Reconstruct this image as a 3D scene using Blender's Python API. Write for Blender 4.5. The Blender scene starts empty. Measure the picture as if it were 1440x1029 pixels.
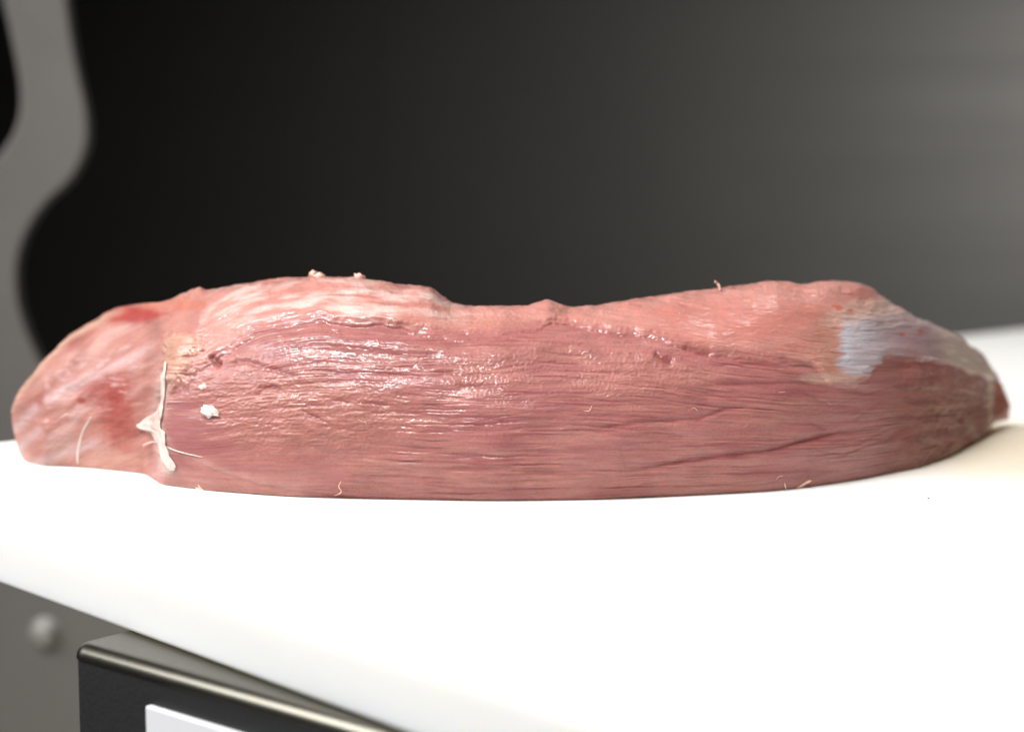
import bpy, bmesh, math, random
import numpy as np
from mathutils import Vector

random.seed(4); RNG = np.random.default_rng(7)
S = bpy.context.scene
COL = S.collection

# ------------------------------------------------------------------ camera
CAM_H = 0.082                       # lens height above the board (m)
FPX, CX, CY = 2150.0, 720.0, 514.5  # focal length and centre, in photo pixels
PITCH = math.atan(214.5 / FPX)
cam = bpy.data.cameras.new('camera')
cam.sensor_width = 36.0
cam.lens = FPX / 1440.0 * 36.0
cam.clip_start = 0.01; cam.clip_end = 50.0
cam.dof.use_dof = True
cam.dof.focus_distance = 0.442
cam.dof.aperture_fstop = 6.6
cam_o = bpy.data.objects.new('camera', cam); COL.objects.link(cam_o)
cam_o.location = (0, 0, CAM_H)
cam_o.rotation_euler = (math.pi / 2 - PITCH, 0, 0)
S.camera = cam_o

# ------------------------------------------------------------------ world, lamps, exposure
w = bpy.data.worlds.new('World'); S.world = w; w.use_nodes = True
bg = w.node_tree.nodes['Background']
bg.inputs[0].default_value = (0.95, 0.97, 1.0, 1); bg.inputs[1].default_value = 0.03

def area(name, loc, target, size, power, col, size_y=None, spread=180):
    L = bpy.data.lights.new(name, 'AREA'); L.energy = power; L.color = col
    L.shape = 'RECTANGLE'; L.size = size; L.size_y = size_y or size
    L.spread = math.radians(spread)                # beam narrowed to choose what each lamp brightens, no hood modelled
    o = bpy.data.objects.new(name, L); COL.objects.link(o)
    o.location = loc
    o.rotation_euler = (Vector(target) - Vector(loc)).to_track_quat('-Z', 'Y').to_euler()
    return o
area('fluorescent_lamp', (-0.36, -0.02, 0.92), (0.06, 0.52, 0.0), 0.9, 5.0, (1.0, 0.985, 0.96), 0.11, 78)
area('window_light', (-0.98, 0.25, 0.60), (0.0, 0.46, 0.0), 0.7, 3.1, (0.96, 0.98, 1.0), 0.5, 85)
area('board_fill_lamp', (0.42, 0.92, 0.95), (0.38, 0.90, 0.0), 0.25, 0.85, (1.0, 0.98, 0.94), 0.25, 72)  # fill light added over the back right of the board to whiten it
area('wall_fill_lamp', (1.50, 0.40, 0.35), (0.62, 1.6, 0.19), 0.25, 6.0, (1.0, 0.97, 0.92), 0.25, 44)  # unseen fill added to make the wall brighten towards the right

vs = S.view_settings
vs.view_transform = 'Standard'; vs.look = 'None'; vs.exposure = 0.0; vs.gamma = 1.0
vs.use_curve_mapping = False
S.render.engine = 'CYCLES'
S.cycles.use_denoising = True
S.cycles.max_bounces = 8
S.cycles.sample_clamp_indirect = 6.0

# ------------------------------------------------------------------ measuring helpers
CP, SP = math.cos(PITCH), math.sin(PITCH)
def at_depth(u, v, y):
    """point where the sight line through photo pixel (u, v) reaches distance y"""
    a = (u - CX) / FPX; b = -(v - CY) / FPX
    dy = CP + b * SP; dz = -SP + b * CP
    k = y / dy
    return np.array([a * k, y + 0 * k, CAM_H + dz * k])
def at_height(u, v, z):
    a = (u - CX) / FPX; b = -(v - CY) / FPX
    dy = CP + b * SP; dz = -SP + b * CP
    k = (z - CAM_H) / dz
    return np.array([a * k, dy * k, z])

def thing(name, label, cat, loc=(0, 0, 0)):
    o = bpy.data.objects.new(name, None); COL.objects.link(o); o.location = loc
    o.empty_display_size = 0.02
    o['label'] = label; o['category'] = cat
    return o
def link(name, me, mat, parent=None, smooth=True):
    o = bpy.data.objects.new(name, me); COL.objects.link(o)
    if mat: me.materials.append(mat)
    if smooth: me.polygons.foreach_set('use_smooth', [True] * len(me.polygons))
    if parent: o.parent = parent; o.matrix_parent_inverse = parent.matrix_world.inverted()
    return o
def link_bm(name, bm, mat, parent=None, smooth=True):
    me = bpy.data.meshes.new(name); bm.to_mesh(me); bm.free()
    return link(name, me, mat, parent, smooth)

# ------------------------------------------------------------------ materials
def newmat(name):
    m = bpy.data.materials.new(name); m.use_nodes = True
    nt = m.node_tree
    return m, nt, nt.nodes['Principled BSDF']
def N(nt, t, **kw):
    n = nt.nodes.new(t)
    for k, val in kw.items():
        if k in n.inputs: n.inputs[k].default_value = val
        else: setattr(n, k, val)
    return n
def setp(b, **kw):
    for k, val in kw.items(): b.inputs[k.replace('_', ' ')].default_value = val

def mat_board():
    m, nt, b = newmat('white_plastic')
    tc = N(nt, 'ShaderNodeTexCoord'); nz = N(nt, 'ShaderNodeTexNoise', Scale=14.0, Detail=5.0)
    cr = N(nt, 'ShaderNodeValToRGB')
    cr.color_ramp.elements[0].color = (0.83, 0.825, 0.80, 1); cr.color_ramp.elements[1].color = (0.87, 0.865, 0.85, 1)
    nt.links.new(tc.outputs['Object'], nz.inputs['Vector']); nt.links.new(nz.outputs['Fac'], cr.inputs[0])
    # warm contact shadow beside the cut's right end, painted into the board colour
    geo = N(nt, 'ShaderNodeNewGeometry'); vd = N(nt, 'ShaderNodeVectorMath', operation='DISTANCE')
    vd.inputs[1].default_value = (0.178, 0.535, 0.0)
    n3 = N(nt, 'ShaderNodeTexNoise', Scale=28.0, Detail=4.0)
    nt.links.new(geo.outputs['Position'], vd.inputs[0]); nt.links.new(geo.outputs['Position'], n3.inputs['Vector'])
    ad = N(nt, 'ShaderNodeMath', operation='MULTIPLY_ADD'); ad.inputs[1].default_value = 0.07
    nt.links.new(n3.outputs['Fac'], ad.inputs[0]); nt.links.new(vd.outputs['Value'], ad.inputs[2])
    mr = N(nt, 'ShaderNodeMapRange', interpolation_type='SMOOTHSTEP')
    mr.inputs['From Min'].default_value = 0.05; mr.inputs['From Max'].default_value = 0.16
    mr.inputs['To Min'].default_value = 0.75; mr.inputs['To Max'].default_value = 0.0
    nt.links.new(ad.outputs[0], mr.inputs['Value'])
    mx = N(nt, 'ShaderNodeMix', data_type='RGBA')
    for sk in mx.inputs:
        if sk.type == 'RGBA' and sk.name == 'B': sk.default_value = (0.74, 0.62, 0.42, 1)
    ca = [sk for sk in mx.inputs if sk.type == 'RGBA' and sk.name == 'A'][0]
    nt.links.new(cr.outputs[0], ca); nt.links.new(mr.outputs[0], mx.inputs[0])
    nt.links.new([o for o in mx.outputs if o.type == 'RGBA'][0], b.inputs['Base Color'])
    mp = N(nt, 'ShaderNodeMapping'); mp.inputs['Scale'].default_value = (40, 900, 40)
    n2 = N(nt, 'ShaderNodeTexNoise', Scale=1.0, Detail=3.0)
    nt.links.new(tc.outputs['Object'], mp.inputs[0]); nt.links.new(mp.outputs[0], n2.inputs['Vector'])
    bp = N(nt, 'ShaderNodeBump', Strength=0.12, Distance=0.0004)
    nt.links.new(n2.outputs['Fac'], bp.inputs['Height']); nt.links.new(bp.outputs[0], b.inputs['Normal'])
    setp(b, Roughness=0.5, Subsurface_Weight=0.6, Subsurface_Scale=0.012)
    b.inputs['Subsurface Radius'].default_value = (1.0, 0.85, 0.6)
    return m
def mat_metal(name, col, rough, metallic, sc=(2.0, 2.0, 300.0), bump=0.1, var=0.15):
    m, nt, b = newmat(name)
    tc = N(nt, 'ShaderNodeTexCoord'); mp = N(nt, 'ShaderNodeMapping'); mp.inputs['Scale'].default_value = sc
    nz = N(nt, 'ShaderNodeTexNoise', Scale=1.0, Detail=4.0)
    n2 = N(nt, 'ShaderNodeTexNoise', Scale=7.0, Detail=4.0)
    nt.links.new(tc.outputs['Object'], mp.inputs[0]); nt.links.new(mp.outputs[0], nz.inputs['Vector'])
    nt.links.new(tc.outputs['Object'], n2.inputs['Vector'])
    cr = N(nt, 'ShaderNodeValToRGB')
    cr.color_ramp.elements[0].position = .3; cr.color_ramp.elements[1].position = .7
    cr.color_ramp.elements[0].color = tuple(c * (1 - var) for c in col) + (1,)
    cr.color_ramp.elements[1].color = tuple(min(1, c * (1 + var)) for c in col) + (1,)
    nt.links.new(n2.outputs['Fac'], cr.inputs[0]); nt.links.new(cr.outputs[0], b.inputs['Base Color'])
    mr = N(nt, 'ShaderNodeMapRange'); mr.inputs['To Min'].default_value = rough * .85; mr.inputs['To Max'].default_value = rough * 1.15
    nt.links.new(nz.outputs['Fac'], mr.inputs['Value']); nt.links.new(mr.outputs[0], b.inputs['Roughness'])
    bp = N(nt, 'ShaderNodeBump', Strength=bump, Distance=0.0005)
    nt.links.new(nz.outputs['Fac'], bp.inputs['Height']); nt.links.new(bp.outputs[0], b.inputs['Normal'])
    setp(b, Metallic=metallic)
    return m
def mat_tissue(name, col, rough=0.35, sss=0.5, scale=900.0, var=0.25, bump=0.5):
    m, nt, b = newmat(name)
    tc = N(nt, 'ShaderNodeTexCoord'); nz = N(nt, 'ShaderNodeTexNoise', Scale=scale, Detail=4.0)
    nt.links.new(tc.outputs['Object'], nz.inputs['Vector'])
    cr = N(nt, 'ShaderNodeValToRGB')
    cr.color_ramp.elements[0].position = .3; cr.color_ramp.elements[1].position = .7
    cr.color_ramp.elements[0].color = tuple(c * (1 - var) for c in col) + (1,)
    cr.color_ramp.elements[1].color = tuple(min(1, c * (1 + var * .5)) for c in col) + (1,)
    nt.links.new(nz.outputs['Fac'], cr.inputs[0]); nt.links.new(cr.outputs[0], b.inputs['Base Color'])
    bp = N(nt, 'ShaderNodeBump', Strength=bump, Distance=0.0003)
    nt.links.new(nz.outputs['Fac'], bp.inputs['Height']); nt.links.new(bp.outputs[0], b.inputs['Normal'])
    setp(b, Roughness=rough, Subsurface_Weight=sss * .3, Subsurface_Scale=0.0006, Coat_Weight=0.4, Coat_Roughness=0.15)
    b.inputs['Subsurface Radius'].default_value = (1.0, 0.45, 0.3)
    return m
def mat_muscle():
    m, nt, b = newmat('raw_muscle')
    at = N(nt, 'ShaderNodeAttribute', attribute_name='pigment')
    wt = N(nt, 'ShaderNodeAttribute', attribute_name='wet')
    uv = N(nt, 'ShaderNodeUVMap', uv_map='fibre')
    def stretched(sx, sy, det=4.0, rough=.6):
        mp = N(nt, 'ShaderNodeMapping'); mp.inputs['Scale'].default_value = (sx, sy, 1)
        nz = N(nt, 'ShaderNodeTexNoise', Scale=1.0, Detail=det, Roughness=rough)
        nt.links.new(uv.outputs[0], mp.inputs[0]); nt.links.new(mp.outputs[0], nz.inputs['Vector'])
        return nz
    fib = stretched(0.02, 0.42, 4.0)        # fine fibres, uv in chart pixels
    grain = stretched(0.28, 0.34, 4.0)      # wet granules
    mott = stretched(0.03, 0.06, 4.0)
    def ramp(src, lo, hi):
        mr = N(nt, 'ShaderNodeMapRange'); mr.inputs['From Min'].default_value = .3; mr.inputs['From Max'].default_value = .7
        mr.inputs['To Min'].default_value = lo; mr.inputs['To Max'].default_value = hi
        nt.links.new(src.outputs['Fac'], mr.inputs['Value']); return mr
    def math_(op, a, c):
        n = N(nt, 'ShaderNodeMath', operation=op)
        for i, s in enumerate((a, c)):
            if isinstance(s, (int, float)): n.inputs[i].default_value = s
            else: nt.links.new(s, n.inputs[i])
        return n.outputs[0]
    k = math_('MULTIPLY', ramp(fib, .9, 1.1).outputs[0], ramp(mott, .9, 1.1).outputs[0])
    k = math_('MULTIPLY', k, ramp(grain, .93, 1.08).outputs[0])
    mx = N(nt, 'ShaderNodeVectorMath', operation='SCALE')
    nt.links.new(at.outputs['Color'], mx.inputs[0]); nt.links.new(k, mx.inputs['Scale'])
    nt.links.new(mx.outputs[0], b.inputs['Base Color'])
    sep = N(nt, 'ShaderNodeSeparateColor'); nt.links.new(wt.outputs['Color'], sep.inputs[0])
    # R: wetness, G: fibrousness, B: granularity
    hgt = math_('ADD', math_('MULTIPLY', fib.outputs['Fac'], sep.outputs[1]), math_('MULTIPLY', grain.outputs['Fac'], sep.outputs[2]))
    bp = N(nt, 'ShaderNodeBump', Strength=1.0, Distance=0.00009)
    nt.links.new(hgt, bp.inputs['Height'])
    nt.links.new(bp.outputs[0], b.inputs['Normal']); nt.links.new(bp.outputs[0], b.inputs['Coat Normal'])
    rg = N(nt, 'ShaderNodeMapRange'); rg.inputs['To Min'].default_value = .62; rg.inputs['To Max'].default_value = .34
    nt.links.new(sep.outputs[0], rg.inputs['Value']); nt.links.new(rg.outputs[0], b.inputs['Roughness'])
    nt.links.new(math_('MULTIPLY', sep.outputs[0], 0.82), b.inputs['Coat Weight'])
    cg = N(nt, 'ShaderNodeMapRange'); cg.inputs['To Min'].default_value = .24; cg.inputs['To Max'].default_value = .06
    nt.links.new(sep.outputs[0], cg.inputs['Value']); nt.links.new(cg.outputs[0], b.inputs['Coat Roughness'])
    setp(b, Coat_IOR=1.5, Subsurface_Weight=0.35, Subsurface_Scale=0.0018, Subsurface_Anisotropy=0.4)
    b.inputs['Specular IOR Level'].default_value = 0.18
    b.inputs['Subsurface Radius'].default_value = (1.0, 0.32, 0.24)
    return m

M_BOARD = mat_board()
M_WALL = mat_metal('brushed_steel_wall', (0.020, 0.0194, 0.0178), 0.62, 0.15, (0.8, 2.0, 30.0), 0.08, 0.06)
M_STEEL = mat_metal('worn_steel', (0.58, 0.55, 0.50), 0.28, 0.95, (500.0, 500.0, 500.0), 0.04, 0.12)
M_WALL.node_tree.nodes['Principled BSDF'].inputs['Specular IOR Level'].default_value = 0.25
M_DARKSTEEL = mat_metal('dull_steel_top', (0.17, 0.158, 0.13), 0.30, 1.0, (500.0, 500.0, 500.0), 0.0, 0.05)
M_HOUSE = mat_metal('grey_painted_metal', (0.15, 0.14, 0.128), 0.5, 0.0, (60.0, 60.0, 60.0), 0.1, 0.12)
M_BLACK = mat_metal('black_plastic', (0.008, 0.008, 0.0085), 0.55, 0.0, (900.0, 900.0, 900.0), 0.35, 0.25)
M_LABEL = mat_metal('white_label', (0.62, 0.62, 0.64), 0.5, 0.0, (90.0, 90.0, 90.0), 0.03, 0.03)
M_BOLT = mat_metal('bolt_steel', (0.36, 0.34, 0.32), 0.4, 0.3, (200.0, 200.0, 200.0), 0.1, 0.1)
M_MEAT = mat_muscle()
M_FAT = mat_tissue('yellow_fat', (0.74, 0.47, 0.30), 0.35, 0.6, 700.0, 0.2, 0.4)
M_WHITE = mat_tissue('white_membrane', (0.84, 0.73, 0.66), 0.30, 0.8, 900.0, 0.15, 0.6)
M_FILM = mat_tissue('thin_film', (0.88, 0.76, 0.69), 0.22, 0.3, 400.0, 0.12, 0.15)
M_FILM.node_tree.nodes['Principled BSDF'].inputs['Alpha'].default_value = 0.58
M_SHRED = mat_tissue('pale_tissue', (0.70, 0.42, 0.34), 0.35, 0.6, 900.0, 0.2, 0.4)
M_SPECK = mat_tissue('dark_speck', (0.10, 0.06, 0.05), 0.6, 0.0, 900.0, 0.2, 0.2)

# ------------------------------------------------------------------ the setting: wall, counter
def box_bm(x0, x1, y0, y1, z0, z1, bev=0.0, seg=3):
    bm = bmesh.new()
    vv = [bm.verts.new((x, y, z)) for z in (z0, z1) for y in (y0, y1) for x in (x0, x1)]
    for f in ((0, 2, 3, 1), (4, 5, 7, 6), (0, 1, 5, 4), (2, 6, 7, 3), (0, 4, 6, 2), (1, 3, 7, 5)):
        bm.faces.new([vv[i] for i in f])
    if bev: bmesh.ops.bevel(bm, geom=bm.edges[:], offset=bev, segments=seg, affect='EDGES', profile=.5)
    return bm
BT = 0.034                          # board thickness
ZC = -0.34                          # counter height
WALL_Y = 1.6
seam = at_depth(532, 300, WALL_Y)[0]
wall = link_bm('wall', box_bm(-1.6, 1.9, WALL_Y + 0.006, WALL_Y + 0.03, ZC, 1.0), M_WALL, smooth=False)
wall['kind'] = 'structure'
link_bm('panel', box_bm(-1.6, seam - 0.0003, WALL_Y, WALL_Y + 0.005, ZC, 1.0, 0.0006, 2), M_WALL, wall, False)
link_bm('panel', box_bm(seam + 0.0003, 1.9, WALL_Y, WALL_Y + 0.005, ZC, 1.0, 0.0006, 2), M_WALL, wall, False)
counter = link_bm('countertop', box_bm(-1.6, 1.9, 0.12, WALL_Y, ZC - 0.03, ZC, 0.002, 2), M_STEEL, smooth=False)
counter['kind'] = 'structure'

# ------------------------------------------------------------------ cutting board
p1 = at_height(0, 612, 0.0); p1b = at_height(1440, 457, 0.0)
e1 = (p1b - p1)[:2]; e1 /= np.linalg.norm(e1)
q1 = at_height(0, 825, -BT); q1b = at_height(540, 1029, -BT)
e2 = (q1b - q1)[:2]; e2 /= np.linalg.norm(e2)
A = np.array([e1, -e2]).T
sol = np.linalg.solve(A, q1[:2] - p1[:2])
corner = p1[:2] + e1 * sol[0]
ang = math.atan2(e1[1], e1[0]); ang2 = math.atan2(e2[1], e2[0])
print('board corner', corner, 'edge angles', math.degrees(ang), math.degrees(ang2))
board_ang = 0.5 * (ang + ang2 + math.pi / 2)
def board_mesh():
    bm = bmesh.new(); Lx, Ly = 1.15, 0.62; R = 0.016
    base = [(0, 0), (Lx, 0), (Lx, -Ly), (0, -Ly)]
    loop = []
    for i, (x, y) in enumerate(base):
        cx = R if x == 0 else Lx - R; cy = -R if y == 0 else -Ly + R
        a0 = [90 + 90, 90, 0, -90][i]
        a0 = {0: 180, 1: 90, 2: 0, 3: 270}[i]
        for k in range(9):
            a = math.radians(a0 - 90 * k / 8)
            loop.append((cx + R * math.cos(a), cy + R * math.sin(a)))
    prof = []                        # (inset, z): softly rounded top edge, tight bottom edge
    rt, rb = 0.018, 0.0015
    for k in range(11):
        a = math.pi / 2 * k / 10
        prof.append((rt * (1 - math.sin(a)), -rt * (1 - math.cos(a))))
    prof.append((0.0004, -0.6 * BT))
    for k in range(5):
        a = math.pi / 2 * k / 4
        prof.append((0.0015 + rb * (1 - math.cos(a)), -BT + rb * (1 - math.sin(a))))
    rings = []
    n = len(loop)
    for ins, z in prof:
        sx = (Lx - 2 * ins) / Lx; sy = (Ly - 2 * ins) / Ly
        rings.append([bm.verts.new((Lx / 2 + (x - Lx / 2) * sx, -Ly / 2 + (y + Ly / 2) * sy, z)) for x, y in loop])
    for a, c in zip(rings, rings[1:]):
        for i in range(n): bm.faces.new((a[i], c[i], c[(i + 1) % n], a[(i + 1) % n]))
    bm.faces.new(list(reversed(rings[0]))); bm.faces.new(rings[-1])
    bmesh.ops.recalc_face_normals(bm, faces=bm.faces[:])
    return bm
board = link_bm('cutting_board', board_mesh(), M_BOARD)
board.location = (corner[0], corner[1], 0); board.rotation_euler = (0, 0, board_ang)
board['label'] = 'thick white plastic cutting board with rounded edge under the meat'
board['category'] = 'cutting board'

# ------------------------------------------------------------------ black fronted unit the board rests on
dz = -BT - 0.0003
c0 = at_height(96, 903, dz); c1 = at_height(400, 988, dz)
ex = (c1 - c0)[:2]; ex /= np.linalg.norm(ex)
unit = thing('countertop_unit', 'black fronted box with rounded steel top and white panel under the board', 'appliance', (c0[0], c0[1], ZC))
unit.rotation_euler = (0, 0, math.atan2(ex[1], ex[0]))
bpy.context.view_layer.update()
def local(o, name, bm, mat, smooth=True):
    ob = link_bm(name, bm, mat, None, smooth); ob.parent = o; return ob
H = dz - ZC
def rounded_box(x0, x1, y0, y1, z0, z1, rv, rt, seg=6):
    bm = box_bm(x0, x1, y0, y1, z0, z1)
    ve = [e for e in bm.edges if abs(e.verts[0].co.z - e.verts[1].co.z) > 1e-6]
    bmesh.ops.bevel(bm, geom=ve, offset=rv, segments=seg, affect='EDGES', profile=.5)
    te = [e for e in bm.edges if min(v.co.z for v in e.verts) > z1 - 1e-6]
    if rt: bmesh.ops.bevel(bm, geom=te, offset=rt, segments=seg, affect='EDGES', profile=.5)
    return bm
UW, UD = 0.42, 0.34
local(unit, 'steel_top', rounded_box(0, UW, 0, UD, H - 0.0040, H, 0.005, 0.0038), M_DARKSTEEL)
local(unit, 'housing', rounded_box(0.0004, UW - 0.0004, 0.0004, UD - 0.0004, 0, H - 0.0042, 0.0046, 0.0), M_BLACK, False)
# white panel on its front face
nrm = np.array([ex[1], -ex[0]])
def front_local(u, v):
    a = (u - CX) / FPX; b = -(v - CY) / FPX
    d = np.array([a, CP + b * SP, -SP + b * CP])
    k = np.dot(c0[:2], nrm) / np.dot(d[:2], nrm)
    p = d * k; p[2] += CAM_H
    return np.dot(p[:2] - c0[:2], ex), p[2] - ZC
lx, lz = front_local(209, 990)
local(unit, 'white_panel', box_bm(lx, lx + 0.17, -0.0012, 0.001, lz - 0.075, lz, 0.0005, 2), M_LABEL, False)

# ------------------------------------------------------------------ grey machine housing at the left
MY = 0.92
prof = [(86, -120), (90, -40), (97, 30), (108, 95), (120, 150), (123, 190), (116, 222), (97, 255), (66, 284), (42, 318),
        (27, 355), (23, 395), (29, 440), (48, 492), (78, 550), (125, 640), (200, 730), (255, 800), (262, 900), (262, 1160),
        (-260, 1160), (-260, 330), (-70, 262), (-14, 228), (10, 200), (23, 172), (27, 145), (24, 105), (8, 25), (-12, -60), (-20, -120)]
def smooth_poly(pts, n=4):
    out = []
    m = len(pts)
    for i in range(m):
        p0, p1_, p2, p3 = (np.array(pts[(i + k - 1) % m], float) for k in range(4))
        for j in range(n):
            t = j / n
            out.append(.5 * ((2 * p1_) + (-p0 + p2) * t + (2 * p0 - 5 * p1_ + 4 * p2 - p3) * t * t + (-p0 + 3 * p1_ - 3 * p2 + p3) * t ** 3))
    return out
mroot = thing('machine_frame', 'grey metal machine frame with curved arm standing behind the board at left', 'machine', (-0.3, MY, ZC))
bpy.context.view_layer.update()
bm = bmesh.new()
outl = [at_depth(u, v, MY) for u, v in smooth_poly(prof)]
fv = [bm.verts.new((p[0], MY, max(p[2], ZC))) for p in outl]
f = bm.faces.new(fv)
r = bmesh.ops.extrude_face_region(bm, geom=[f])
bmesh.ops.translate(bm, verts=[g for g in r['geom'] if isinstance(g, bmesh.types.BMVert)], vec=(0, 0.014, 0))
bmesh.ops.recalc_face_normals(bm, faces=bm.faces[:])
frm = link_bm('side_plate', bm, M_HOUSE, mroot, False)
bv = frm.modifiers.new('edge', 'BEVEL'); bv.width = 0.004; bv.segments = 3; bv.limit_method = 'ANGLE'
bc = at_depth(64, 888, MY)
bm = bmesh.new()
rings = []
for rad, y in ((0.0095, 0.0), (0.0095, -0.0012), (0.0068, -0.0014), (0.0068, -0.0045), (0.006, -0.0062), (0.004, -0.0072), (0.0008, -0.0076)):
    rings.append([bm.verts.new((bc[0] + rad * math.cos(a), MY + y, bc[2] + rad * math.sin(a))) for a in [2 * math.pi * i / 28 for i in range(28)]])
for a, c in zip(rings, rings[1:]):
    for i in range(28): bm.faces.new((a[i], a[(i + 1) % 28], c[(i + 1) % 28], c[i]))
bm.faces.new(rings[-1]); bmesh.ops.recalc_face_normals(bm, faces=bm.faces[:])
link_bm('bolt', bm, M_BOLT, mroot)

# ------------------------------------------------------------------ noise tools
def _hash(ix, iy, seed):
    h = (ix.astype(np.int64) * 374761393 + iy.astype(np.int64) * 668265263 + seed * 1442695041) & 0xffffffff
    h = ((h ^ (h >> 13)) * 1274126177) & 0xffffffff
    return (h ^ (h >> 16)) & 0xffffffff
def perlin(x, y, seed=0):
    ix = np.floor(x); iy = np.floor(y); fx = x - ix; fy = y - iy
    ux = fx * fx * fx * (fx * (fx * 6 - 15) + 10); uy = fy * fy * fy * (fy * (fy * 6 - 15) + 10)
    def g(dx, dy):
        a = _hash(ix + dx, iy + dy, seed) / 4294967296.0 * 2 * np.pi
        return np.cos(a) * (fx - dx) + np.sin(a) * (fy - dy)
    a = g(0, 0) * (1 - ux) + g(1, 0) * ux
    b = g(0, 1) * (1 - ux) + g(1, 1) * ux
    return (a * (1 - uy) + b * uy) * 1.5
def fbm(x, y, octv=4, seed=0, gain=.5):
    s = 0; a = 1; t = 0
    for o in range(octv):
        s = s + a * perlin(x * 2 ** o + 17.3 * o, y * 2 ** o - 9.1 * o, seed + o); t += a; a *= gain
    return s / t
def sst(a, b, x):
    t = np.clip((x - a) / (b - a), 0, 1); return t * t * (3 - 2 * t)
def interp(pts, u):
    p = np.array(pts, float); return np.interp(u, p[:, 0], p[:, 1])
def smooth_interp(pts, u, k=9):
    x = np.linspace(p_lo, p_hi, 2809); y = interp(pts, x)
    ker = np.hanning(2 * k + 1); ker /= ker.sum()
    y2 = np.convolve(np.pad(y, k, mode='edge'), ker, 'valid')
    return np.interp(u, x, y2)
p_lo, p_hi = 16.0, 1421.0

# ------------------------------------------------------------------ the meat: measured outline and body
TOP = [(16, 578), (20, 560), (30, 546), (60, 511), (100, 470), (130, 452), (160, 436), (185, 429), (230, 426), (270, 413), (330, 402),
       (400, 394), (440, 390), (500, 391), (560, 402), (605, 407), (618, 417), (632, 427), (665, 432), (740, 432), (770, 429),
       (800, 436), (850, 431), (900, 423), (950, 414), (1010, 409), (1050, 403), (1090, 398), (1130, 402), (1150, 399), (1180, 396), (1205, 398),
       (1228, 406), (1250, 424), (1290, 449), (1320, 464), (1350, 476), (1385, 503), (1400, 530), (1408, 541), (1421, 571)]
BOT = [(16, 581), (19, 606), (26, 634), (38, 654), (60, 661), (110, 665), (180, 672), (208, 676), (224, 688), (300, 697), (400, 705),
       (500, 708), (700, 711), (850, 709), (1000, 702), (1100, 696), (1200, 682), (1290, 662), (1340, 640), (1380, 613), (1393, 601), (1398, 590), (1421, 573)]
DEP = [(16, .520), (38, .500), (60, .4905), (110, .4850), (180, .4760), (208, .4710), (228, .4560), (300, .4455), (400, .4365), (500, .4335), (700, .4300),
       (850, .4325), (1000, .4400), (1100, .4465), (1200, .4625), (1290, .4870), (1340, .5130), (1380, .5480), (1395, .565), (1421, .585)]
ROFF = [(16, .002), (40, .020), (110, .034), (230, .042), (400, .046), (700, .038), (1000, .044), (1200, .042), (1290, .034), (1350, .024), (1395, .010), (1421, .002)]
BACK = [(16, .002), (40, .024), (110, .034), (230, .040), (700, .046), (1000, .044), (1200, .036), (1290, .026), (1350, .016), (1395, .006), (1421, .001)]

NU, NF, NB, NK = 1300, 370, 70, 14
tt = np.linspace(0, 1, NU)
ends = 0.5 - 0.5 * np.cos(np.pi * tt)
uu = p_lo + (p_hi - p_lo) * (0.88 * tt + 0.12 * ends)
vtop = smooth_interp(TOP, uu, 12); vbot = smooth_interp(BOT, uu, 7); kb = sst(260, 420, uu) * (1 - sst(1180, 1300, uu)); vbot = vbot + kb * (smooth_interp(BOT, uu, 130) - vbot)
dep = smooth_interp(DEP, uu, 26); dep = dep + kb * (smooth_interp(DEP, uu, 150) - dep)
roff = smooth_interp(ROFF, uu, 120); back = smooth_interp(BACK, uu, 120)
ends_close = np.clip(np.minimum(uu - p_lo, p_hi - uu) / 1.0, 0, 1)
mid = .5 * (vtop + vbot); vtop = mid + (vtop - mid) * ends_close; vbot = mid + (vbot - mid) * ends_close

t = np.linspace(0, 1, NF); wfr = 1 - (1 - t) ** 1.35
U = np.repeat(uu[None], NF, 0); Wf = np.repeat(wfr[:, None], NU, 1)
vsm = np.minimum(smooth_interp(TOP, uu, 170), vbot - 2); kk = sst(16, 260, uu) * (1 - sst(1250, 1400, uu))
vsm = vtop + (vsm - vtop) * kk
V = vbot + (vsm - vbot) * Wf + (vtop - vsm) * Wf ** 8
bulge = 1 - np.sqrt(np.clip(1 - Wf ** 2.3, 0, 1))
Y = dep + roff * bulge + 0.005 * np.exp(-Wf / 0.035) * sst(16, 60, U) - .003 * np.sin(np.pi * np.clip(Wf, 0, 1)) * sst(60, 300, U)
# the left lobe lies behind the main muscle, which ends in a step
BND = [(392, 300), (418, 296), (452, 280), (480, 262), (520, 243), (560, 229), (610, 220), (660, 220), (700, 226)]   # (v, u)
ub = np.interp(V, [p[0] for p in BND], [p[1] for p in BND]) + 9 * fbm(V / 26., U / 60., 3, 19)
Y += 0.0050 * (1 - sst(-20, 6, U - ub)) * sst(396, 470, V) * sst(20, 130, U) * (1 - .55 * sst(655, 680, V))
Xf, Yf, Zf = at_depth(U, V, Y)
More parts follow.
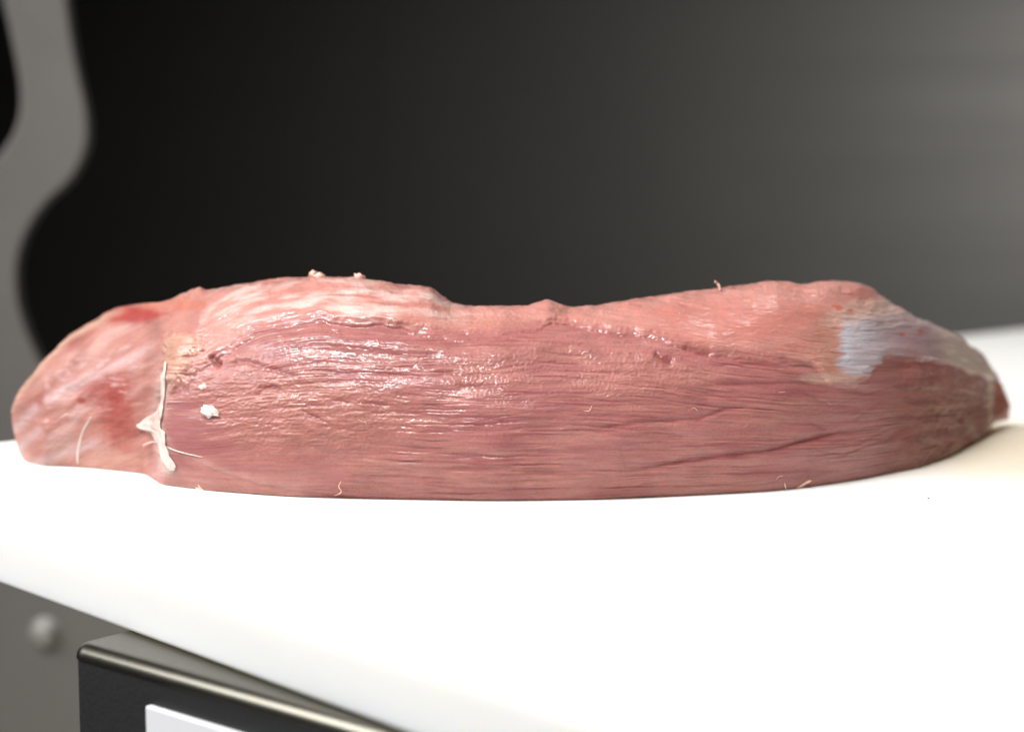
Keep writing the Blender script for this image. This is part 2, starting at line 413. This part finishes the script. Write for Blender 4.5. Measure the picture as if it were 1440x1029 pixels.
# the back, over the ridge and down to the board, and the underside
rx, ry, rz = Xf[-1], Yf[-1], Zf[-1]
th = np.linspace(0, np.pi / 2, NB + 1)[1:]
st, ct = np.sin(th)[:, None], np.cos(th)[:, None]
zb = np.maximum(Zf[0] * .3, 0.0003)
Yb = ry + back * st ** .9; Xb = rx + (rx / ry) * back * st * .4; Zb = zb + (rz - zb) * ct ** .75
Xk = np.linspace(Xb[-1], Xf[0], NK + 2)[1:-1]; Yk = np.linspace(Yb[-1], Yf[0], NK + 2)[1:-1]; Zk = np.linspace(Zb[-1], Zf[0], NK + 2)[1:-1]
X = np.vstack([Xf, Xb, Xk]); Yw = np.vstack([Yf, Yb, Yk]); Z = np.vstack([Zf, Zb, Zk])
NR = X.shape[0]
U = np.repeat(uu[None], NR, 0)
ext = np.cumsum(np.sqrt(np.diff(np.vstack([Xf[-1:], Xb]), axis=0) ** 2 + np.diff(np.vstack([Yf[-1:], Yb]), axis=0) ** 2 + np.diff(np.vstack([Zf[-1:], Zb]), axis=0) ** 2), 0) / 0.0002
V = np.vstack([V, vtop - ext, (vtop - ext[-1])[None] - np.linspace(10, 300, NK)[:, None]])
W = np.vstack([Wf, 1 + np.repeat(np.linspace(0.01, .8, NB)[:, None], NU, 1), 2 + np.zeros((NK, NU))])
P = np.stack([X, Yw, Z], -1)
def normals(P):
    du = np.gradient(P, axis=1); dv = np.gradient(P, axis=0)
    n = np.cross(du, dv); l = np.linalg.norm(n, axis=-1, keepdims=True)
    return n / np.maximum(l, 1e-12)
NRM = normals(P)
if NRM[NF // 2, NU // 2, 1] > 0: NRM = -NRM

# ------------------------------------------------------------------ relief (metres) and pigment on the chart (U, V)
MM = 0.001
D = np.zeros_like(U)
CREASE = [(285, 520), (300, 508), (320, 494), (344, 474), (368, 460), (409, 452), (453, 451), (490, 457), (538, 457), (589, 465), (634, 473), (668, 476), (702, 472),
          (730, 463), (770, 457), (817, 459), (872, 467), (906, 472), (940, 478), (968, 487), (1002, 497), (1053, 502), (1104, 506), (1145, 514), (1165, 534), (1180, 543), (1200, 540), (1216, 526), (1240, 503), (1290, 500), (1340, 512), (1400, 535)]
vc = smooth_interp(CREASE, U, 8) + 7.0 * fbm(U / 60., V / 200., 3, 5) + 5 * fbm(U / 24., V / 16., 3, 15)
sd = V - vc                                        # >0 below the crease
FLOW = [(16, 520), (285, 510), (344, 475), (450, 455), (600, 462), (900, 472), (1100, 500), (1200, 512), (1300, 515), (1421, 560)]
vf = smooth_interp(FLOW, U, 60)
# across-fibre coordinate: fibres follow the sweep from the underside to the crease
q = np.where(V > vf, (vbot - V) / np.maximum(vbot - vf, 20) * 215.0, 215 + (vf - V) * 1.0)
q = q + 4 * fbm(U / 220., V / 60., 3, 21)
qd = q + 1.6 * fbm(U / 45., V / 14., 3, 33)
main = sst(-12, 8, U - np.interp(V, [p[0] for p in BND], [p[1] for p in BND]) - 9 * fbm(V / 26., U / 60., 3, 19))
lobe = 1 - main
lip = .5 + .5 * sst(-.25, .35, fbm(U / 150., V * 0 + 7, 2, 16))          # how sharply the layers part along the crease
upper = (1 - np.where(sd < 0, sst(-1, 0, sd / (6 + 16 * (1 - lip))) * .5, .5 + .5 * sst(0, 1, sd / (3 + 9 * (1 - lip))))) * main
lower = main * (1 - upper)
def blob(cx, cy, rx_, ry_, soft=.45, warp=.35, seed=0):
    d = np.sqrt(((U - cx) / rx_) ** 2 + ((V - cy) / ry_) ** 2) + warp * fbm(U / (rx_ * .5), V / (ry_ * .5), 3, seed)
    return 1 - sst(1 - soft, 1 + soft, d)
rough = np.clip(blob(430, 588, 135, 58, .4, .5, 1) + .8 * blob(330, 545, 60, 50, .4, .4, 2) + .7 * blob(900, 528, 90, 34, .4, .5, 3) + .7 * blob(690, 520, 70, 26, .4, .5, 4)
                + .6 * blob(720, 452, 130, 14, .5, .5, 5) + .5 * blob(850, 485, 140, 16, .5, .5, 8) + .6 * blob(1060, 590, 60, 20, .5, .5, 9), 0, 1) * main
smoothz = np.clip(blob(1035, 452, 120, 30, .4, .3, 6) + blob(350, 672, 150, 26, .5, .4, 7) + blob(285, 615, 62, 70, .5, .3, 17), 0, 1) * (1 - .6 * rough)
silver = blob(1255, 494, 90, 50, .3, .3, 10) * (1 - sst(-5, 5, sd + 18 * fbm(U / 34., V / 4.5, 3, 20))) * sst(1172, 1190, U + 14 * fbm(U / 50. + 2, V / 6., 3, 11) + .10 * (V - 500))
fatR = np.clip(blob(1262, 447, 85, 28, .4, .4, 12), 0, 1) * (1 - sst(462, 474, V))
tail = sst(1300, 1340, U) * (1 - sst(-3, 5, sd)) * (1 - sst(1398, 1406, U))
endface = sst(1195, 1300, U) * sst(0, 10, sd) * main
film = blob(460, 428, 190, 34, .5, .45, 13) * upper      # whitish membrane on the upper band, its highlights painted in as extra white

# broad muscle form
D += 1.1 * MM * fbm(U / 150., V / 70., 3, 40) * np.clip(W * 3, 0, 1)
# upper layer lies over the lower one
D += upper * (.3 + .7 * lip) * MM * np.exp(-np.clip(-sd, 0, 400) / 45.) * (1 - endface)
D -= lower * (.2 + .8 * lip) * MM * np.exp(-np.clip(sd, 0, 400) / 9.) * sst(295, 330, U) * (1 - sst(1130, 1180, U))
D += lower * .7 * MM * np.exp(-((sd - 26) / 12.) ** 2) * sst(330, 420, U) * (1 - sst(920, 1000, U))
# fibre bundles: three scales, all following the sweep
amp = lower * (.3 + .7 * sst(-.3, .25, fbm(U / 130., V / 34., 3, 49))) * (1 - .35 * rough) * (1 - .85 * smoothz) * (1 - .7 * endface)
b1 = fbm(U / 330., q / 19., 2, 50); b2 = fbm(U / 190., qd / 5.5, 3, 51); b3 = fbm(U / 110., qd / 2.6, 2, 52)
ridge = lambda n: 1 - np.abs(n) * 2.2
D += amp * MM * (.42 * b1 + .24 * ridge(b2) * (.3 + .7 * sst(-.2, .3, fbm(U / 120., q / 40., 2, 60))) + .10 * ridge(b3))
# dry-brushed ridgelines that come and go along the fibres
g1 = fbm(U / 240., qd / 4.0, 2, 53); gate = sst(.02, .28, fbm(U / 55., qd / 15., 2, 54))
D += amp * .26 * MM * sst(.12, .32, g1) * gate
D += upper * (1 - .8 * smoothz) * MM * (.30 * fbm(U / 90., q / 9., 3, 55) + .14 * ridge(fbm(U / 45., qd / 4.5, 2, 56)))
# granular, torn zones
gr = fbm(U / 13., V / 4.2, 3, 57); gr2 = fbm(U / 30. + .3 * gr, V / 8., 3, 58); gr3 = perlin(U / 4.2, V / 3.6, 59)
D += rough * MM * (.27 * gr2 + .12 * gr + .05 * gr3)
D += (upper * .25 + lobe * .06 + fatR * .7) * MM * (.5 * gr2 + .35 * gr)
D += main * (1 - smoothz) * MM * .06 * gr3
# wrinkled right end
wr = fbm(U / 16. + V / 60., V / 26. - U / 70., 3, 61)
D += endface * MM * (.75 * ridge(wr) + .28 * gr2) * sst(1230, 1330, U)
D += endface * MM * .4 * fbm(U / 120., q / 9., 3, 62)
D += silver * .25 * MM + silver * MM * .3 * fbm(U / 70., V / 25., 2, 63)
D += tail * MM * .25 * fbm(U / 50., V / 12., 3, 64)
# left lobe: coarse bundles fanning up to the right
lx_ = (U - 20) * .84 - (V - 620) * .54; ly_ = (U - 20) * .54 + (V - 620) * .84
ly_ = ly_ + 10 * fbm(U / 90., V / 90., 2, 65)
D += lobe * MM * (.55 * fbm(lx_ / 120., ly_ / 40., 3, 66) + .05 * ridge(fbm(lx_ / 80., ly_ / 8., 2, 67)) + .10 * gr2)
# grooves
def polydist(pts, sl=slice(None)):
    Us, Vs = U[:, sl], V[:, sl]
    best = np.full(Us.shape, 1e9); par = np.zeros(Us.shape); L = 0
    segs = list(zip(pts, pts[1:])); tot = sum(math.dist(a, b) for a, b in segs)
    for a, b in segs:
        dx, dy = b[0] - a[0], b[1] - a[1]; l2 = dx * dx + dy * dy; l = math.sqrt(l2)
        k = np.clip(((Us - a[0]) * dx + (Vs - a[1]) * dy) / l2, 0, 1)
        d = np.hypot(Us - a[0] - k * dx, Vs - a[1] - k * dy)
        m = d < best; best[m] = d[m]; par[m] = ((L + k * l) / tot)[m]; L += l
    return best, par
groove_red = np.zeros_like(U)
GJIT = fbm(U / 18., V / 18., 2, 44)
def groove(pts, width, depth, red=.5, jitter=1.5):
    us = [p[0] for p in pts]
    sl = slice(max(0, int(np.searchsorted(uu, min(us) - 25))), min(NU, int(np.searchsorted(uu, max(us) + 25))))
    d, k = polydist(pts, sl)
    d = d + jitter * GJIT[:, sl]
    f = np.exp(-(d / width) ** 2) * np.clip(np.minimum(k, 1 - k) * 6 + .08, 0, 1) * (W[:, sl] < 1.01)
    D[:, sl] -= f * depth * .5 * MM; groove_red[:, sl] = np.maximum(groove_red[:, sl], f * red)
groove([(880, 662), (951, 650), (1036, 638), (1087, 632), (1138, 619), (1180, 608), (1230, 602)], 4.0, 1.3, .75)
groove([(1080, 633), (1125, 622), (1172, 611)], 6.0, .9, .6)
groove([(840, 601), (900, 594), (985, 588), (1019, 575), (1065, 571)], 3.5, .9, .6)
groove([(985, 543), (1050, 540), (1121, 538), (1170, 545)], 3.0, .7, .5)
groove([(600, 661), (660, 658), (720, 659), (800, 664)], 3.5, .6, .35)
groove([(918, 497), (932, 505), (948, 511)], 6.0, 1.5, .8)
groove([(958, 489), (980, 494), (1004, 500)], 4.5, 1.3, .7)
groove([(1000, 514), (1060, 512), (1110, 518)], 3.0, .7, .5)
groove([(296, 500), (304, 510), (312, 514)], 5.0, 2.4, 1.0)
groove([(312, 514), (345, 508), (385, 520), (420, 530)], 4.0, 1.0, .5)
groove([(360, 560), (368, 548), (384, 545), (398, 552)], 4.0, 1.0, .4)
groove([(420, 575), (455, 592), (470, 597)], 3.0, .8, .5)
groove([(640, 545), (720, 541), (820, 538)], 3.0, .5, .3)
groove([(255, 640), (300, 662), (360, 682), (430, 692), (520, 700)], 3.0, .5, .2)
groove([(1240, 620), (1300, 590), (1350, 575)], 5.0, .8, .4)
groove([(1255, 520), (1300, 510), (1330, 520)], 6.0, .8, .6)
groove([(200, 478), (150, 510), (110, 545)], 4.0, .5, .2)
groove([(236, 500), (225, 560), (212, 600), (212, 664)], 4.0, 1.0, .3)
for i in range(46):                                   # long shallow splits between bundles
    u0 = RNG.uniform(430, 1180); L = RNG.uniform(50, 190); fr = RNG.uniform(.04, .96)
    pts = []
    for k in range(4):
        uk = min(u0 + L * k / 3, 1330); lo = np.interp(uk, uu, vbot); hi = interp(CREASE, uk) + 12
        pts.append((uk, lo + (hi - lo) * fr + RNG.uniform(-1, 1)))
    groove(pts, RNG.uniform(1.3, 2.4), RNG.uniform(.15, .5), RNG.uniform(.1, .45), 1.0)
fatL = np.clip(blob(250, 508, 20, 34, .4, .5, 18) + blob(264, 487, 22, 14, .4, .5, 19), 0, 1)
D += fatL * MM * (1.3 + .25 * gr2 + .1 * gr)
# lumps of fat standing on the ridge
for cx_, cy_, r_, h_ in ((272, 417, 10, 1.6), (258, 422, 7, 1.2), (283, 412, 6, 1.0), (765, 434, 14, .7), (150, 446, 8, .6), (590, 409, 16, .5)):
    D += h_ * MM * np.exp(-(((U - cx_) ** 2 + (V - cy_) ** 2) / r_ ** 2))
D += MM * (.16 * fbm(U / 12., V / 8., 3, 45) + .42 * fbm(U / 26., V / 30., 2, 46)) * sst(.86, .98, W) * (W < 1.5)      # torn, uneven upper edge
fade = np.clip((vbot - vtop) / 40, 0, 1) * np.where(W > 1.9, 0, 1) * sst(0, .02, W)
D *= fade
P2 = P + NRM * D[..., None]
P2[..., 2] = np.maximum(P2[..., 2], 0.0002)

# pigment (scene-linear albedo)
def C(r, g, b):
    f = lambda c: ((c / 255 + .055) / 1.055) ** 2.4 if c > 10 else c / 3294.
    return np.array([f(r), f(g), f(b)])
col = np.zeros(U.shape + (3,)) + C(190, 118, 118)
def mix(mask, c, k=1.0):
    global col
    m = np.clip(mask * k, 0, 1)[..., None]; col = col * (1 - m) + c * m
mix(upper, C(222, 152, 140), .85)  # salmon upper layer, with the light on top painted in as paler colour
mix(lower * sst(620, 700, V), C(204, 138, 126), .7)
mix(sst(-.1, .35, fbm(U / 200., q / 30., 3, 70)) * lower, C(170, 94, 100), .55)
mix(sst(.0, .4, fbm(U / 150., qd / 9., 3, 71)) * lower, C(208, 146, 134), .45)
mix(sst(.0, .4, fbm(U / 120., qd / 6., 3, 72)) * lower, C(165, 92, 92), .35)
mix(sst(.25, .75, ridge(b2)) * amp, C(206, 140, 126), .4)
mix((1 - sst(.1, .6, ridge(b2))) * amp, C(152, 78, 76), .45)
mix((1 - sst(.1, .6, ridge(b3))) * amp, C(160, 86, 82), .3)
mix(rough, C(205, 136, 122), .45)
mix(sst(.05, .4, gr2) * rough, C(218, 158, 138), .35)
mix(film * sst(-.25, .3, fbm(U / 60., q / 12., 3, 73)), C(246, 212, 204), .85)
mix(upper * sst(.05, .4, fbm(U / 70., V / 25., 3, 74)), C(216, 126, 110), .4)
mix(np.exp(-np.clip(sd, 0, 99) / 14.) * lower * sst(300, 340, U) * (1 - sst(1110, 1170, U)), C(176, 84, 90), .4)  # shade under the overhanging layer, painted as a darker red band
mix(smoothz * upper, C(208, 122, 110), .6)
# left lobe
lf = np.clip(lobe, 0, 1)
mix(lf, C(206, 138, 126))
mix(lf * sst(.0, .35, fbm(lx_ / 110., ly_ / 32., 3, 75)), C(222, 172, 164), .75)
mix(lf * sst(.05, .4, fbm(lx_ / 120., ly_ / 34., 3, 76)), C(176, 100, 90), .7)
mix(lf * (blob(150, 545, 34, 26, .6, .5, 77) + blob(168, 590, 22, 38, .6, .5, 78)), C(184, 82, 72), .75)
mix(lf * blob(114, 563, 6, 4, .5, .2, 79), C(170, 40, 40), .8)
mix(blob(188, 443, 46, 12, .4, .35, 80) * (1 - sst(455, 463, V)), C(180, 52, 46), .9)
mix(blob(245, 430, 46, 8, .5, .5, 81), C(214, 118, 92), .7)
for a_, b_ in (((22, 602), (56, 566)), ((28, 628), (62, 600)), ((50, 652), (150, 618)), ((70, 560), (230, 480))):
    d_, k_ = polydist([a_, b_])
    mix(lf * np.exp(-(d_ / 7.) ** 2) * sst(0, .2, 1 - k_), C(228, 190, 190), .7)
mix(np.exp(-((V - vtop - 5) / 5.) ** 2) * (1 - sst(150, 190, U)) * (W < 1.3), C(226, 184, 160), .7)
mix(blob(150, 650, 60, 14, .5, .3, 82) * lf, C(226, 164, 146), .6)
# right end
och = np.exp(-((U - 1163 - 10 * fbm(V / 30., U * 0, 2, 83)) / 26.) ** 2) * sst(432, 470, V) * (1 - sst(-6, 4, sd))
mix(och, C(194, 140, 112), .5)
mix(endface, C(160, 102, 90), .85)  # brownish end face, its shade from facing away from the light painted in
mix(endface * sst(-.1, .4, wr) * sst(1230, 1330, U), C(186, 136, 120), .6)
mix(endface * sst(.0, .3, fbm(U / 60., V / 20., 3, 84)), C(134, 70, 68), .5)
mix(fatR, C(232, 194, 180), .85)
mix(fatR * sst(.1, .4, gr2), C(224, 150, 120), .5)
mix(silver, C(186, 160, 166), .8)
mix(silver * (1 - sst(1200, 1275, U)), C(220, 212, 222), .72)
mix(silver * sst(-.1, .5, fbm(U / 70., V / 30., 2, 85)), C(178, 150, 154), .5)
mix(np.exp(-((U - 1188) / 9.) ** 2) * silver, C(216, 220, 236), .7)
mix(tail, C(206, 184, 168), .8)
mix(blob(1160, 532, 34, 7, .5, .5, 86), C(222, 176, 158), .8)
for cx_, cy_, r_ in ((1180, 433, 5), (1172, 431, 3), (1266, 472, 4), (1292, 468, 4), (1196, 436, 3)):
    mix(blob(cx_, cy_, r_, r_ * .7, .4, .3, int(cx_)), C(222, 92, 62), .75)
mix(np.exp(-((U - 1391) / 3.5) ** 2) * sst(515, 530, V), C(226, 190, 164), .8)
mix(sst(1396, 1400, U), C(176, 84, 62), .95)
mix(fatL, C(220, 166, 140), .75)
d_, k_ = polydist([(232, 530), (227, 560), (218, 595), (226, 620), (236, 660)])
mix(np.exp(-((d_ + 5 * fbm(U / 12., V / 12., 3, 88)) / 9.) ** 2), C(236, 208, 196), .7)
d_, k_ = polydist([(262, 640), (330, 668), (420, 690)])
mix(np.exp(-((d_ + 4 * fbm(U / 14., V / 12., 3, 89)) / 6.) ** 2), C(214, 160, 150), .5)
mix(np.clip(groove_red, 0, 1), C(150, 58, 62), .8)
mix(sst(1.02, 1.2, W), C(205, 130, 116), 1)
col *= (1 + .06 * fbm(U / 5., qd / 2.5, 2, 87))[..., None]
lum = col.mean(-1, keepdims=True); col = (col * .91 + lum * .09) * np.array([.635, .635, .62]) * (1 - .10 * lf[..., None])
col = np.clip(col, .01, .9)

wet = np.zeros(U.shape + (3,))
wet[..., 0] = np.clip(.52 + .5 * fbm(U / 50., V / 18., 3, 90) + .55 * fbm(U / 12., V / 5., 3, 91) + .25 * film - .12 * rough - .45 * endface - .2 * tail + .3 * silver - .3 * lobe - .3 * sst(640, 700, V), .03, 1)
wet[..., 1] = np.clip(.55 * lower * (1 - .7 * rough) + .35 * upper + .18 * lobe + .25 * silver, 0, 1) * (1 - .5 * endface)
wet[..., 2] = np.clip(.22 + .7 * rough + .25 * upper + .5 * fatR + .3 * endface - .25 * smoothz - .2 * lobe, 0, 1)

# grid to mesh (closed around each section)
me = bpy.data.meshes.new('muscle')
nv = NR * NU
idx = np.arange(nv).reshape(NR, NU)
nxt = np.roll(idx, -1, 0)
quads = np.stack([idx[:, :-1], idx[:, 1:], nxt[:, 1:], nxt[:, :-1]], -1).reshape(-1, 4)
nq = len(quads)
me.vertices.add(nv); me.vertices.foreach_set('co', P2.reshape(-1).astype(np.float32))
me.loops.add(nq * 4); me.loops.foreach_set('vertex_index', quads.reshape(-1).astype(np.int32))
me.polygons.add(nq); me.polygons.foreach_set('loop_start', np.arange(0, nq * 4, 4, dtype=np.int32))
me.polygons.foreach_set('loop_total', np.full(nq, 4, dtype=np.int32))
me.update(calc_edges=True); me.validate()
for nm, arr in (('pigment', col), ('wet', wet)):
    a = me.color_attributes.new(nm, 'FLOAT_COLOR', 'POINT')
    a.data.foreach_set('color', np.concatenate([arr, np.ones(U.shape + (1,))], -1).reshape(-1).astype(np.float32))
fu = np.where(lobe > .5, lx_, U); fq = np.where(lobe > .5, ly_, q)
uvl = me.uv_layers.new(name='fibre')
uvv = np.stack([fu, fq], -1).reshape(-1, 2)
uvl.data.foreach_set('uv', uvv[quads.reshape(-1)].reshape(-1).astype(np.float32))
base = (P2[0, NU // 2, 0], P2[0, NU // 2, 1] + .03, 0)
meat = thing('meat_cut', 'long pale red raw meat cut lying across the white board', 'meat', base)
bpy.context.view_layer.update()
link('muscle', me, M_MEAT, meat)

# ------------------------------------------------------------------ fat, membrane and shreds on the meat
PF, NF2 = P2[:NF], normals(P2)[:NF]
if NF2[NF // 2, NU // 2, 1] > 0: NF2 = -NF2
def surf(u, v):
    j = int(np.clip(np.searchsorted(uu, u), 1, NU - 2))
    i = int(np.argmin(np.abs(V[:NF, j] - v)))
    return Vector(PF[i, j]), Vector(NRM[i, j])
def tube(pts, radii, seg=7, flat=1.0, lumps=.15):
    """tapering strand through 3-D points"""
    bm = bmesh.new(); rings = []
    n = len(pts)
    for i, p in enumerate(pts):
        tdir = (pts[min(i + 1, n - 1)] - pts[max(i - 1, 0)]).normalized()
        ref = Vector((0, -1, 0.2)); b1_ = tdir.cross(ref).normalized(); b2_ = b1_.cross(tdir)
        rr = radii[i]
        rings.append([bm.verts.new(p + (b1_ * math.cos(a) + b2_ * math.sin(a) * flat) * rr * (1 + random.uniform(-lumps, lumps))) for a in [2 * math.pi * k / seg for k in range(seg)]])
    for a, c in zip(rings, rings[1:]):
        for k in range(seg): bm.faces.new((a[k], a[(k + 1) % seg], c[(k + 1) % seg], c[k]))
    bm.faces.new(rings[0]); bm.faces.new(list(reversed(rings[-1])))
    bmesh.ops.recalc_face_normals(bm, faces=bm.faces[:])
    return bm
def catmull(pts, n=6):
    out = []
    m = len(pts)
    for i in range(m - 1):
        p0, p1_, p2, p3 = pts[max(i - 1, 0)], pts[i], pts[i + 1], pts[min(i + 2, m - 1)]
        for j in range(n):
            s = j / n
            out.append(.5 * ((2 * p1_) + (-p0 + p2) * s + (2 * p0 - 5 * p1_ + 4 * p2 - p3) * s * s + (-p0 + 3 * p1_ - 3 * p2 + p3) * s ** 3))
    out.append(pts[-1]); return out
def strand(name, chart, rad, mat, lift=.3, flat=.5, n=6, sub=True):
    """strand draped on the surface through chart points (u, v, radius factor)"""
    pts = []; rads = []
    for c in chart:
        p, nn = surf(c[0], c[1]); pts.append(p + nn * rad * lift * (c[3] if len(c) > 3 else 1))
    cp = catmull(pts, n); m = len(cp)
    rf = np.interp(np.linspace(0, len(chart) - 1, m), range(len(chart)), [c[2] for c in chart])
    o = link_bm(name, tube(cp, [rad * x for x in rf], 8, flat), mat, meat)
    if sub:
        s = o.modifiers.new('sub', 'SUBSURF'); s.levels = 1; s.render_levels = 1
    return o
def lump(name, u, v, size, mat, seed=0, lift=.2, rough_=.35, sub=4):
    """irregular crumb: (along, up, out) sizes in metres"""
    p, nn = surf(u, v)
    bm = bmesh.new(); bmesh.ops.create_icosphere(bm, subdivisions=sub, radius=1.0)
    cs = np.array([vv.co for vv in bm.verts])
    k = 1 + rough_ * (fbm(cs[:, 0] * 1.6 + cs[:, 2] * .7 + seed, cs[:, 1] * 1.6 + 9 - cs[:, 2], 3, seed) * 1.6)
    out = nn; al = Vector((1, 0, 0)); al = (al - out * al.dot(out)).normalized(); up = out.cross(al)
    if up.z < 0: up = -up
    tilt = random.uniform(-.4, .4); al, up = al * math.cos(tilt) + up * math.sin(tilt), up * math.cos(tilt) - al * math.sin(tilt)
    for vv, kk in zip(bm.verts, k):
        c = vv.co * float(kk)
        vv.co = p + al * c.x * size[0] + up * c.y * size[1] + out * (c.z + lift) * size[2]
    return link_bm(name, bm, mat, meat)

lump('fat_crumb', 294, 578, (.0032, .0016, .0010), M_WHITE, 3, .3, .45)
lump('tissue_shred', 441, 389, (.0014, .0012, .0013), M_SHRED, 8, .6, .5, 3)
lump('tissue_shred', 449, 391, (.0018, .0010, .0010), M_SHRED, 9, .3, .5, 3)
lump('tissue_shred', 505, 392, (.0016, .0009, .0010), M_SHRED, 10, .3, .5, 3)
lump('fat_crumb', 287, 691, (.0022, .0011, .0010), M_SHRED, 13, .5, .6, 3)
lump('fat_crumb', 285, 545, (.0016, .0009, .0003), M_SHRED, 14, .0, .5, 3)
lump('tissue_shred', 1120, 688, (.0040, .0010, .0006), M_SHRED, 15, .0, .5, 3)
def sheet(name, line, mat, lift=.0006, crumple=.0008, nl=60, nw=12, seed=0):
    """thin ragged film draped on the surface; line = (u, v, left width, right width) in chart units"""
    a = np.array(line, float); k = np.linspace(0, len(line) - 1, nl)
    c = [np.interp(k, range(len(line)), a[:, i]) for i in range(4)]
    bm = bmesh.new(); rows = []
    for i in range(nl):
        wl = c[2][i] * (1 + .5 * float(perlin(np.array([k[i] * 3.1]), np.array([.3]), seed)[0]))
        wr_ = c[3][i] * (1 + .5 * float(perlin(np.array([k[i] * 3.7]), np.array([5.3]), seed)[0]))
        row = []
        for j in range(nw):
            x = c[0][i] - wl + (wl + wr_) * j / (nw - 1)
            p, nn = surf(x, c[1][i])
            h = lift + crumple * abs(float(fbm(np.array([x / 5.]), np.array([c[1][i] / 45.]), 2, seed)[0])) * 2.2
            if j in (0, nw - 1): h *= .4
            row.append(bm.verts.new(p + nn * h + Vector((0, -1, 0)) * lift))
        rows.append(row)
    for r0, r1 in zip(rows, rows[1:]):
        for j in range(nw - 1): bm.faces.new((r0[j], r0[j + 1], r1[j + 1], r1[j]))
    for _ in range(4): bmesh.ops.smooth_vert(bm, verts=bm.verts[:], factor=.5, use_axis_x=True, use_axis_y=True, use_axis_z=True)
    bmesh.ops.translate(bm, verts=bm.verts[:], vec=(0, -.0003, .0001))
    bmesh.ops.recalc_face_normals(bm, faces=bm.faces[:])
    o = link_bm(name, bm, mat, meat)
    s_ = o.modifiers.new('thick', 'SOLIDIFY'); s_.thickness = .00012
    return o
sheet('membrane_strand', [(240, 512, 1, 3), (233, 530, 2, 5), (229, 548, 3, 5), (227, 566, 3, 4), (224, 580, 6, 5), (219, 590, 22, 8), (220, 600, 28, 8), (226, 611, 12, 8), (229, 628, 4, 6), (233, 645, 4, 8), (238, 656, 3, 10), (242, 661, 1, 3)], M_FILM, .0002, .0006, 72, 16, 37)
strand('membrane_strand', [(204, 626, .5, 4), (213, 621, 1.0, 2), (226, 624, .8), (250, 634, .6), (285, 643, .3)], .0003, M_FILM, .8, .5)
strand('membrane_strand', [(128, 585, .5), (117, 605, 1.0), (111, 628, 1.1), (109, 650, 1.2), (113, 665, .9)], .0004, M_FILM, .3, .5)
strand('membrane_strand', [(470, 697, .6), (480, 690, 1.0, 2), (476, 682, .8, 3), (480, 676, .4, 2)], .00022, M_SHRED, .8, .7)
strand('membrane_strand', [(1105, 694, .8), (1104, 686, .8, 2), (1102, 678, .4)], .0003, M_WHITE, .8, .7)
strand('tissue_shred', [(1012, 412, .8), (1011, 408, .9, 3), (1006, 404, .7, 6)], .0005, M_SHRED, 1, .8)
for i in range(8):                                   # small curled shreds
    u0 = random.choice([random.uniform(360, 560), random.uniform(600, 1160), random.uniform(940, 1140)])
    lo = float(np.interp(u0, uu, vbot)); hi = float(np.interp(u0, uu, vtop))
    v0 = random.uniform(hi + 8, lo - 8); L = random.uniform(6, 18); a = random.gauss(0, .45)
    b_ = random.uniform(-.5, .5)
    cv = [(u0 + L * k / 4 * math.cos(a + b_ * k * .5) + random.uniform(-1, 1), v0 + L * k / 4 * math.sin(a + b_ * k * .5) + random.uniform(-1.2, 1.2), (.4, 1, .8, 1, .3)[k], random.uniform(.2, 1.6)) for k in range(5)]
    strand('tissue_shred', cv, random.uniform(.00006, .00012), M_SHRED, 1.0, .7, 4, False)

# ------------------------------------------------------------------ specks on the board
for (u, v, r_) in ((1306, 700, .00032), (953, 728, .0003)):
    bm = bmesh.new(); bmesh.ops.create_icosphere(bm, subdivisions=2, radius=r_)
    for vv in bm.verts: vv.co.z *= .5; vv.co.x *= random.uniform(.8, 1.5)
    p = at_height(u, v, r_ * .45)
    o = link_bm('meat_speck', bm, M_SPECK if r_ > .00031 else M_SHRED); o.location = p
    o['label'] = 'tiny dark speck on the board near the right end of the meat' if r_ > .00031 else 'tiny pale speck on the board in front of the meat'
    o['category'] = 'speck'
print('tris', nq * 2)
